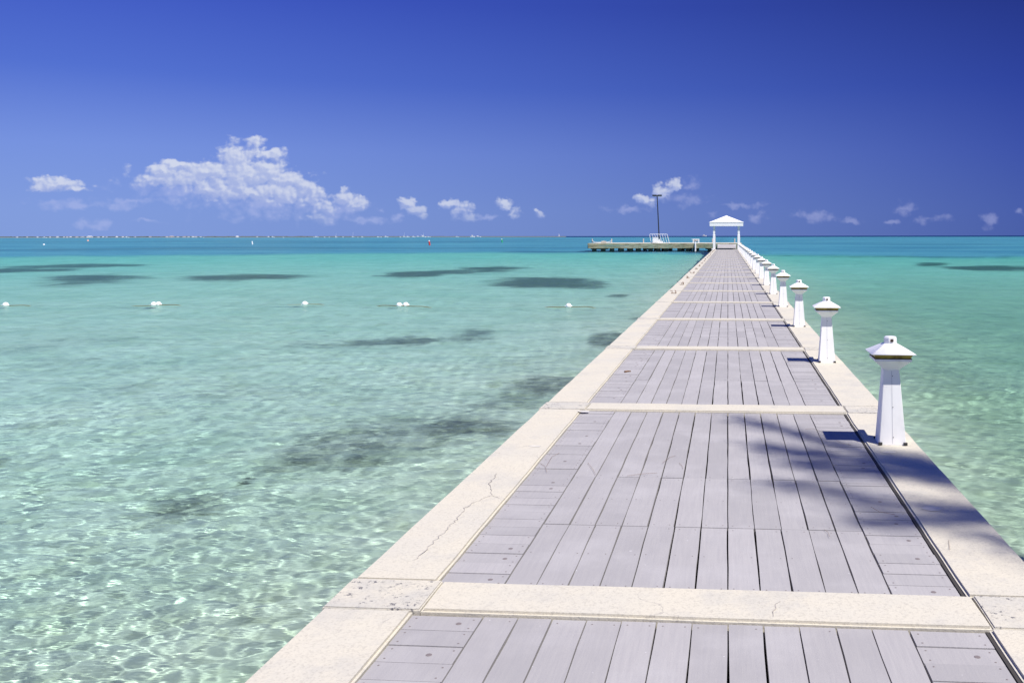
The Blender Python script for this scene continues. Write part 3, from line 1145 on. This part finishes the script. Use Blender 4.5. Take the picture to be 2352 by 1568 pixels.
st = empty('boarding_steps', (s0, YS, PT), 'white moulded boarding steps with three treads on the platform under the lamp post', 'steps')
h3 = zz(1135)
bm = bmesh.new()
prof = [(0, 0), (ws, 0), (ws, h3 * .36), (ws * .74, h3 * .36), (ws * .74, h3 * .68), (ws * .50, h3 * .68), (ws * .50, h3), (.02, h3)]
f0 = [bm.verts.new((x, -.3, z)) for x, z in prof]
f1 = [bm.verts.new((x, .35, z)) for x, z in prof]
bm.faces.new(f0)
bm.faces.new(f1[::-1])
for q in range(8):
    bm.faces.new((f0[q], f1[q], f1[(q + 1) % 8], f0[(q + 1) % 8]))
bmesh.ops.recalc_face_normals(bm, faces=bm.faces[:])
bevel(bm, .015, 1)
obj('body', bm, M_white, st)
for xa, xb, z in ((ws * .74, ws, h3 * .36), (ws * .50, ws * .74, h3 * .68), (0.02, ws * .5, h3)):
    bm = bmesh.new()
    box(bm, xa + .02, xb + .02, -.32, .37, z + .001, z + .025)
    obj('tread', bm, M_white, st)
bm = bmesh.new()
box(bm, .06, ws * .55, -.345, -.305, h3 * .08, h3 * .40)
obj('front_panel', bm, M_frost, st)

YT = PF + 1.5
t0, t1 = at_y((1650 + 757 / 9.224) / 1.0884, 550, YT).x, at_y((1650 + 906 / 9.224) / 1.0884, 550, YT).x
ht = at_y(1597, (530 + 622 / 9.224) / 1.0884, YT).z - PT
tb_ = empty('cleaning_table', ((t0 + t1) / 2, YT, PT), 'small white table on the platform between the railing and the pavilion', 'table')
wt = (t1 - t0) / 2
bm = bmesh.new()
box(bm, -wt, wt, -.3, .3, ht - .09, ht)
bevel(bm, .01, 1)
obj('tabletop', bm, M_white, tb_)
for x in (-wt + .06, wt - .06):
    for y in (-.24, .24):
        bm = bmesh.new()
        box(bm, x - .05, x + .05, y - .05, y + .05, 0, ht - .09)
        obj('leg', bm, M_white, tb_)
bm = bmesh.new()
box(bm, -wt + .12, wt - .2, .22, .25, ht * .35, ht - .092)
obj('back_panel', bm, M_frost, tb_)
bm = bmesh.new()
tube(bm, [(-wt, -.1, ht - .05), (-wt - .14, -.1, ht - .03), (-wt - .20, -.1, ht - .08)], .02, 6)
obj('tap', bm, M_white, tb_)

# white pole fixed against the cladding
c = at_y((1650 + 815 / 9.224) / 1.0884, 565, PF - .15)
bm = bmesh.new()
rings(bm, [(.10, -2.0), (.10, PT + .07), (.02, PT + .16)], 12)
o = obj('fender_pole', bm, M_white)
o.location = (c.x, PF - .14, 0)
tag(o, 'white fender pole standing in the water against the green timber cladding', 'pole')

# ------------------------------------------------------------------ swim-line floats
FL = [(13, 700, 'white float at the far left end of the swim line'),
      (353, 699, 'white float on the swim line, left one of the touching pair'),
      (364, 698.5, 'white float on the swim line, right one of the touching pair'),
      (700, 697.5, 'single white float midway along the swim line between the two pairs'),
      (917, 700.5, 'white float on the swim line, left one of the slightly parted pair'),
      (932, 700, 'white float on the swim line, right one of the slightly parted pair'),
      (1306, 702.5, 'white float on the swim line nearest to the pier')]
fpos = []
for u, v, lab in FL:
    c = at(u, v + 3.0, ZW)
    bm = bmesh.new()
    bmesh.ops.create_uvsphere(bm, u_segments=20, v_segments=14, radius=.075)
    for vv in bm.verts:
        vv.co.x *= 1.06
    o = empty('swim_float', (c.x, c.y, ZW + .035), lab, 'float', 'floats on the swim line')
    obj('ball', bm, M_float, o, True)
    for s in (-1, 1):
        bm = bmesh.new()
        tube(bm, [(s * .072, 0, 0), (s * .10, 0, -.01)], .018, 8)
        obj('collar', bm, M_float, o)
    o.rotation_euler = (random.uniform(-.2, .2), random.uniform(-.2, .2), random.uniform(-.3, .3))
    fpos.append(c)
pts = []
ends = [fpos[0] + (fpos[0] - fpos[1]) * .6] + fpos + [at(1420, 706, ZW)]
for a, b in zip(ends, ends[1:]):
    n = max(2, int((b - a).length / .12))
    for q in range(n):
        t = q / n
        p = a.lerp(b, t)
        dn = min((p - f_).length for f_ in fpos)
        seg = (b - a).length
        z = ZW + .012 - .10 * float(sstep(.45, 1.1, np.array(dn))) + .012 * math.sin(p.x * 3.1)
        pts.append((p.x, p.y + .05 * math.sin(p.x * .9), z))
bm = bmesh.new()
tube(bm, pts, .011, 6)
o = obj('swim_rope', bm, M_rope)
tag(o, 'thin weedy rope threading the white floats just under the surface', 'rope')

# ------------------------------------------------------------------ channel markers farther out
MK = [(580, 564.0, 6.5, M_float, 'white', 'slim white marker buoy floating left of the red one', 3.0),
      (987, 566.0, 9.5, M_red, 'red', 'slim red marker buoy leaning slightly, out past the weed beds', 1.2),
      (1153.5, 559.5, 7.0, M_green, 'green', 'slim green marker buoy leaning left of the platform', 4.2)]
for u, v, hp, m_, cn, lab, lean in MK:
    c = at(u, v - 2.5, ZW)
    dist = c.y
    h = hp * 1.25 * dist / F
    t = empty('marker_buoy', (c.x, c.y, ZW), lab, 'buoy', 'slim marker buoys')
    t.rotation_euler = (0, math.radians(-8), 0)
    rr = h * .16
    bm = bmesh.new()
    rings(bm, [(rr * .9, -h * .3), (rr, 0), (rr, h * .75), (rr * .8, h * .8)], 14)
    obj('column', bm, m_, t, False)
    bm = bmesh.new()
    rings(bm, [(rr * .75, h * .801), (rr * .7, h * .95), (rr * .3, h)], 14)
    obj('top', bm, M_float, t)
for u, v, m_, lab in ((101, 566.5, M_float, 'round white mooring buoy, left of the orange one and nearer'), (202, 557.5, M_pinkw, 'round pale orange mooring buoy at far left')):
    c = at(u / 1.0884 if False else u, v - 3.5, ZW)
    bm = bmesh.new()
    r_ = 2.3 * c.y / F
    bmesh.ops.create_uvsphere(bm, u_segments=16, v_segments=10, radius=r_)
    o = empty('mooring_buoy', (c.x, c.y, ZW + r_ * .4), lab, 'buoy')
    obj('ball', bm, m_, o, True)
    bm = bmesh.new()
    tube(bm, [(0, 0, r_ * .95), (0, 0, r_ * 1.25)], r_ * .12, 6)
    obj('ring', bm, M_dark, o)

# ------------------------------------------------------------------ the far shore
SH_PX = 2.2
D_SH = (CAM_Z - ZW) * F / SH_PX


def hy(u):
    return CY + ROLL * (CX - u)


def shore(u, dpx=SH_PX):
    return at(u, hy(u) + dpx, ZW)


M_shore = mat('coastal_scrub', lambda k, p: k.put(p.inputs['Base Color'], k.mix(k.noise(k.n('ShaderNodeTexCoord').outputs['Object'], .04, 4, .6), (.05, .075, .07), (.10, .12, .10))), rough=1)
M_beach = mat('pale_beach', color=(.30, .31, .30), rough=1)
bm = bmesh.new()
PXM = D_SH / F
n = 150
top, mid_, bot = [], [], []
prev = None
for i in range(n + 1):
    u = -420 + (1300 + 420) * i / n
    c = shore(u)
    d = Vector((c.x, c.y, 0)).normalized()
    taper = max(0, min(1, (1300 - u) / 700))
    hgt = (.6 + 2.6 * taper ** .8) * PXM * (.75 + .5 * mnoise.noise(Vector((u * .05, 0, 0)))) + .5
    prof = [(-25, -1.0), (0, .35), (12, .8), (40, hgt * .5 + .8), (80, hgt * .6 + .9), (160, .5), (190, -1)]
    cur = [bm.verts.new((c.x + d.x * o_, c.y + d.y * o_, ZW + z_)) for o_, z_ in prof]
    if prev:
        for q in range(len(prof) - 1):
            f = bm.faces.new((prev[q], cur[q], cur[q + 1], prev[q + 1]))
            f.material_index = 1 if q == 0 else 0
    prev = cur
bmesh.ops.recalc_face_normals(bm, faces=bm.faces[:])
o = obj('shoreline', bm, [M_shore, M_beach])
tag(o, kind='structure')
# its trees: too far to tell one from the next
bm = bmesh.new()
rt = random.Random(21)
for i in range(520):
    u = rt.uniform(-400, 1290)
    taper = max(.12, min(1, (1300 - u) / 700))
    if rt.random() > taper + .15:
        continue
    c = shore(u)
    d = Vector((c.x, c.y, 0)).normalized()
    off = rt.uniform(14, 90)
    hgt = (1.1 + 1.7 * taper) * PXM * rt.uniform(.55, 1.05)
    w_ = rt.uniform(.8, 2.2) * PXM
    b0 = Vector((c.x + d.x * off, c.y + d.y * off, ZW + .5))
    r = bmesh.ops.create_icosphere(bm, subdivisions=1, radius=1)
    for v in r['verts']:
        k_ = 1 + rt.uniform(-.25, .25)
        v.co = b0 + Vector((v.co.x * w_ * k_, v.co.y * w_ * k_, hgt * .5 + v.co.z * hgt * .5 * k_))
o = obj('distant_trees', bm, M_shore)
tag(o, 'low dark line of far trees along the left horizon', 'trees', kind='stuff')

M_hw = mat('white_wall', color=(.80, .79, .76), rough=.7)
M_hp = mat('pink_wall', color=(.62, .56, .53), rough=.7)
M_hg = mat('grey_wall', color=(.50, .52, .53), rough=.7)
M_rt = mat('tan_roof', color=(.44, .38, .34), rough=.8)
M_rg = mat('grey_roof', color=(.40, .42, .44), rough=.8)
M_win = mat('dark_glass', color=(.06, .08, .10), rough=.2)


def src(k_, x):
    return ({1: 0, 2: 420, 3: 840}[k_] + x / 5.47) / 1.0884


HOUSES = [(1, 235, 30, 2.6, M_hw, M_rg), (1, 370, 22, 2.2, M_hp, M_rt), (1, 513, 26, 3.2, M_hw, M_rg), (1, 685, 26, 1.6, M_hw, M_rg), (1, 785, 40, 4.2, M_hw, M_rg), (1, 875, 25, 2.0, M_hw, M_rg),
          (1, 918, 36, 2.6, M_hw, M_rt), (1, 965, 34, 3.0, M_hg, M_hw), (1, 1050, 44, 2.4, M_hp, M_rt), (1, 1130, 60, 3.4, M_hg, M_rg), (1, 1228, 95, 4.6, M_hw, M_hw), (1, 1347, 42, 2.8, M_hw, M_rg),
          (1, 1412, 32, 2.8, M_hg, M_hw), (1, 1458, 30, 2.6, M_hg, M_rg), (1, 1597, 36, 3.6, M_hw, M_hw), (1, 1680, 34, 2.8, M_hp, M_hw), (1, 1850, 22, 2.0, M_hg, M_rg), (1, 2055, 42, 2.4, M_hp, M_rt), (1, 2285, 42, 3.0, M_hw, M_rt),
          (2, 52, 76, 4.6, M_hp, M_rt), (2, 135, 42, 1.8, M_hw, M_rt), (2, 225, 56, 2.6, M_hw, M_rt), (2, 280, 36, 2.0, M_hw, M_rg), (2, 345, 46, 2.6, M_hw, M_hw), (2, 382, 36, 2.2, M_hw, M_rg),
          (2, 948, 52, 4.0, M_hw, M_hw), (2, 1220, 26, 2.0, M_hw, M_rg), (2, 1375, 26, 2.0, M_hp, M_hw)]


def house_mesh(w_, h_, mw, mr):
    bm = bmesh.new()
    d_ = w_ * .6
    wallh = h_ * .62
    box(bm, -w_ / 2, w_ / 2, -d_ / 2, d_ / 2, -.6, wallh)
    nw = max(2, int(w_ / 4))
    for q in range(nw):
        x = -w_ / 2 + w_ * (q + .5) / nw
        box(bm, x - w_ / nw * .2, x + w_ / nw * .2, -d_ / 2 - .05, -d_ / 2 - .01, wallh * .35, wallh * .75, mi=2)
    e = w_ * .06
    v4 = [bm.verts.new(c) for c in ((-w_ / 2 - e, -d_ / 2 - e, wallh + .01), (w_ / 2 + e, -d_ / 2 - e, wallh + .01), (w_ / 2 + e, d_ / 2 + e, wallh + .01), (-w_ / 2 - e, d_ / 2 + e, wallh + .01))]
    r2_ = [bm.verts.new((-w_ * .22, 0, h_)), bm.verts.new((w_ * .22, 0, h_))]
    for f in ((v4[0], v4[1], r2_[1], r2_[0]), (v4[1], v4[2], r2_[1]), (v4[2], v4[3], r2_[0], r2_[1]), (v4[3], v4[0], r2_[0]), (v4[3], v4[2], v4[1], v4[0])):
        bm.faces.new(f).material_index = 1
    return bm


def nth(i):
    return ORD[i] if i else 'first'


WC = {id(M_hw): 'white', id(M_hp): 'pinkish', id(M_hg): 'grey'}
RC = {id(M_hw): 'pale roof', id(M_rt): 'tan roof', id(M_rg): 'grey roof'}
for i, (kk, x, w_, h_, mw, mr) in enumerate(HOUSES):
    u = src(kk, x)
    wid = w_ / 5.47 / 1.0884 * PXM * .8
    c = shore(u)
    d = Vector((c.x, c.y, 0)).normalized()
    o = obj('house', house_mesh(wid, max(1.6, h_ * PXM * .62), mw, mr), [mw, mr, M_win])
    o.location = (c.x + d.x * 6, c.y + d.y * 6, ZW + .7)
    o.rotation_euler = (0, 0, -math.atan2(c.x, c.y) + random.uniform(-.2, .2))
    tag(o, '%s house with %s on the far shore, %s from the left' % (WC[id(mw)], RC[id(mr)], nth(i)), 'house', 'houses on the far shore')

BOATS = [(1, 612, 44, 2.0, 0), (1, 1735, 50, 2.4, 0), (2, 455, 66, 1.8, 0), (2, 1433, 42, 2.4, 0), (2, 1580, 16, 1.4, 0), (2, 1998, 22, 1.8, 0), (2, 2030, 50, 2.4, 0), (2, 2142, 18, 1.6, 0), (2, 2205, 14, 1.6, 0), (2, 2297, 28, 2.6, 9),
         (3, 95, 22, 1.8, 0), (3, 232, 34, 1.8, 11), (3, 300, 16, 1.4, 0), (3, 357, 28, 2.2, 0), (3, 573, 36, 2.2, 0), (3, 613, 24, 2.0, 0), (3, 683, 58, 2.8, 0), (3, 880, 22, 2.2, 0), (3, 935, 48, 2.0, 11), (3, 983, 38, 2.8, 0),
         (3, 1060, 48, 2.8, 0), (3, 1128, 80, 2.6, 0), (3, 1195, 74, 3.6, 10), (3, 1268, 48, 2.2, 0), (3, 1655, 48, 2.2, 0), (3, 1867, 60, 4.6, 0), (3, 1945, 74, 3.2, 0)]
M_sail = mat('white_hull', color=(.80, .80, .80), rough=.4)


def boat(u, wpx, hpx, mast, dpx, lab, name='motor_boat', cat='boat', group='boats along the far shore'):
    c = at(u, hy(u) + dpx, ZW)
    pm = c.length / F
    L_, H_ = wpx * pm, hpx * pm
    t = empty(name, (c.x, c.y, ZW), lab, cat, group, -math.atan2(c.x, c.y))
    bm = bmesh.new()
    b_ = L_ * .16
    secs = [(-.5, .8, 0), (-.2, 1, 0), (.2, .95, .02), (.42, .5, .10), (.5, .05, .16)]
    prev = None
    for sx, sw, up in secs:
        zt_ = H_ * (.42 + up)
        cur = [bm.verts.new((sx * L_, -b_ * sw, zt_)), bm.verts.new((sx * L_, -b_ * sw * .6, -.3)), bm.verts.new((sx * L_, b_ * sw * .6, -.3)), bm.verts.new((sx * L_, b_ * sw, zt_))]
        if prev:
            for q in range(4):
                bm.faces.new((prev[q], cur[q], cur[(q + 1) % 4], prev[(q + 1) % 4]))
        else:
            bm.faces.new(cur[::-1])
        prev = cur
    bm.faces.new(prev)
    obj('hull', bm, M_sail, t)
    bm = bmesh.new()
    box(bm, -.28 * L_, .12 * L_, -b_ * .7, b_ * .7, H_ * .43, H_ * .82)
    v8 = box(bm, -.22 * L_, .04 * L_, -b_ * .6, b_ * .6, H_ * .825, H_)
    cab = obj('cabin', bm, M_sail, t)
    bm = bmesh.new()
    box(bm, -.24 * L_, .08 * L_, -b_ * .71 - .02, -b_ * .71, H_ * .56, H_ * .74)
    obj('window', bm, M_win, cab)
    if mast:
        bm = bmesh.new()
        tube(bm, [(0, 0, H_ * .5), (0, 0, mast * pm)], .12 * pm, 6)
        tube(bm, [(0, 0, H_ * 1.2), (-.4 * L_, 0, H_ * 1.25)], .16 * pm, 6)
        obj('mast', bm, M_sail, t)
    return t


for i, (kk, x, w_, h_, mast) in enumerate(BOATS):
    u = src(kk, x)
    kind_ = 'sailing boat with a bare mast' if mast else ('long white motor boat' if w_ > 45 else 'white motor boat')
    boat(u, w_ / 5.47 / 1.0884, h_, mast, 2.5, '%s at the far shore, %s boat from the left' % (kind_, nth(i)), 'sailing_boat' if mast else 'motor_boat')
t = boat(1618, 9.5, 4.2, 0, 1.3, 'white motor yacht alone on the horizon just left of the pavilion', 'motor_yacht', 'boat', None)
c = at(1284, hy(1284) + 1.2, ZW)
pm = c.length / F
t = empty('sailing_boat', (c.x, c.y, ZW), 'lone sailing boat with a white sail on the horizon left of the platform', 'boat')
bm = bmesh.new()
box(bm, -2.2 * pm, 2.2 * pm, -.5 * pm, .5 * pm, -.2, .8 * pm)
bevel(bm, .2 * pm, 1)
obj('hull', bm, M_sail, t)
bm = bmesh.new()
f0 = [bm.verts.new((x * pm, -.04 * pm, z * pm)) for x, z in ((-.6, .9), (1.9, 1.0), (-.5, 7.0))]
f1 = [bm.verts.new((v.co.x, .04 * pm, v.co.z)) for v in f0]
bm.faces.new(f0)
bm.faces.new(f1[::-1])
for q in range(3):
    bm.faces.new((f0[q], f1[q], f1[(q + 1) % 3], f0[(q + 1) % 3]))
obj('sail', bm, M_sail, t)

# ------------------------------------------------------------------ the tree behind the camera whose boughs shade the deck
M_bark = mat('grey_bark', lambda k, p: k.put(p.inputs['Base Color'], k.mix(k.noise(k.v('MULTIPLY', k.n('ShaderNodeTexCoord').outputs['Object'], (6, 6, 1)), 2, 5, .6), (.10, .08, .06), (.24, .20, .16))), rough=.95)
M_leaf = mat('casuarina_needles', lambda k, p: k.put(p.inputs['Base Color'], k.mix(k.n('ShaderNodeNewGeometry').outputs['Random Per Island'], (.035, .06, .025), (.09, .12, .05))), rough=.8)
LIFT = 17.0
off = Vector((SUN.x, SUN.y, SUN.z)) * (LIFT / SUN.z)


def up(u, v, dz=0.0):
    p = at(u, v, 0)
    return p + SUN * ((LIFT + dz) / SUN.z)


TB = Vector((off.x + 8.0, off.y - 5.0, .9))
tree = empty('casuarina_tree', TB, 'tall feathery casuarina behind the camera whose boughs shade the near deck', 'tree')
trunk_pts = [TB + Vector((0, 0, -1.2)), TB + Vector((-.2, .1, 5)), TB + Vector((-.5, .3, 10)), TB + Vector((-.7, .6, 15)), TB + Vector((-.9, .8, 19)), TB + Vector((-1, .9, 22))]
bmT = bmesh.new()
tube(bmT, [p - TB for p in trunk_pts], .38, 12, .06)
bmL = bmesh.new()
rl_ = random.Random(9)


def spray(p, d, n, ln, spread):
    for _ in range(n):
        q = p + Vector((rl_.gauss(0, spread), rl_.gauss(0, spread), rl_.gauss(0, spread * .8)))
        e = (d + Vector((rl_.gauss(0, .5), rl_.gauss(0, .5), rl_.gauss(-.45, .35)))).normalized() * ln * rl_.uniform(.6, 1.2)
        s = e.cross(Vector((rl_.random() - .5, rl_.random() - .5, rl_.random() - .5)))
        if s.length < 1e-4:
            continue
        s = s.normalized() * .013
        a_, b_, c_ = bmL.verts.new(q - s - TB), bmL.verts.new(q + s - TB), bmL.verts.new(q + e - TB)
        bmL.faces.new((a_, b_, c_))


# boughs that reach out over the pier: measured finger by finger where their shadow lies
BOUGH = [[(2420, 1090), (2230, 1085), (2080, 1075), (1960, 1055), (1850, 1040), (1740, 1022)],
         [(2420, 1095), (2200, 1095), (2020, 1085), (1900, 1075), (1800, 1058)],
         [(2300, 1090), (2060, 1060), (1900, 1015), (1790, 985), (1690, 958)],
         [(2430, 1150), (2260, 1180), (2120, 1170), (2000, 1150), (1880, 1120), (1760, 1108)],
         [(2440, 1160), (2300, 1200), (2180, 1205), (2060, 1195), (1950, 1190)],
         [(2450, 1100), (2330, 1120), (2200, 1118), (2120, 1085), (2060, 1050)],
         [(2480, 1250), (2400, 1270), (2330, 1262), (2270, 1240)]]
BD = [1.0, 1.0, .62, .62, .75, .9, .4]
root = TB + Vector((-.75, .65, 15.5))
for bi, (path, dn) in enumerate(zip(BOUGH, BD)):
    P = [up(min(u, 2310 - 25 * (bi % 3)), v, dz=(bi % 3) * .5 - .4) for u, v in path]
    tube(bmT, [root - TB + Vector((0, 0, .3 * bi))] + [root.lerp(P[0], .5) - TB + Vector((0, 0, .6))] + [p - TB for p in P], .085, 7, .010)
    for j, (a, b) in enumerate(zip(P, P[1:])):
        n = max(2, int((b - a).length / .05))
        d = (b - a).normalized()
        f = 1 - .55 * j / len(P)
        for q in range(n):
            spray(a.lerp(b, q / n), d, int(22 * dn + .5), .22, .12 * f + .03)
for q in range(26):
    z = rl_.uniform(9, 21.5)
    a = rl_.uniform(0, 6.283)
    base = TB + Vector((-.7, .6, z))
    ln = rl_.uniform(1.8, 3.6) * (1.15 - z / 30)
    if math.cos(a) < -.2 and z < 19:
        ln *= .5
    tip = base + Vector((math.cos(a) * ln, math.sin(a) * ln, rl_.uniform(.3, 1.2)))
    tube(bmT, [base - TB, base.lerp(tip, .5) - TB + Vector((0, 0, .2)), tip - TB], .06, 6, .012)
    for s in range(10):
        spray(base.lerp(tip, .3 + .7 * s / 9), (tip - base).normalized(), 34, .35, .22)
obj('trunk', bmT, M_bark, tree)
obj('crown', bmL, M_leaf, tree)

# ------------------------------------------------------------------ fallen needles on the deck
ND = [((1255, 1070), (1268, 1048), (1285, 1040)), ((1350, 1062), (1362, 1078), (1368, 1090)), ((1522, 1062), (1538, 1050), (1552, 1046)), ((1560, 1062), (1567, 1070), (1569, 1076)),
      ((1893, 1215), (1902, 1222), (1905, 1232)), ((2138, 1215), (2152, 1228), (2170, 1240)), ((2158, 1222), (2168, 1232), (2185, 1236)), ((2000, 1163), (2020, 1175), (2056, 1182)),
      ((2179, 1240), (2180, 1250), (2182, 1262)), ((1440, 1092), (1475, 1088), (1510, 1086)), ((1240, 1063), (1252, 1070), (1256, 1084)), ((1850, 985), (1868, 984), (1890, 992)), ((1920, 1010), (1935, 1018), (1950, 1020))]
for i, path in enumerate(ND):
    P = [at(u, v, .008 if i not in (8,) else CT + .007) for u, v in path]
    bm = bmesh.new()
    c = P[1].copy()
    tube(bm, [(p - c) * 1.0 + Vector((0, 0, .001 * q)) for q, p in enumerate(P)], .0009, 5)
    o = obj('pine_needle', bm, M_needle)
    o.location = c
    tag(o, 'thin brown needle fallen from the casuarina onto the pier', 'needle', 'fallen needles on the pier')
bm = bmesh.new()
P = [at(u, v, .012) for u, v in ((1435, 853.5), (1442, 852), (1449, 852))]
tube(bm, [p - P[1] for p in P], .012, 7, .006)
o = obj('fallen_twig', bm, M_needle)
o.location = P[1]
tag(o, 'short dark twig lying on the left boards of the third bay', 'twig')
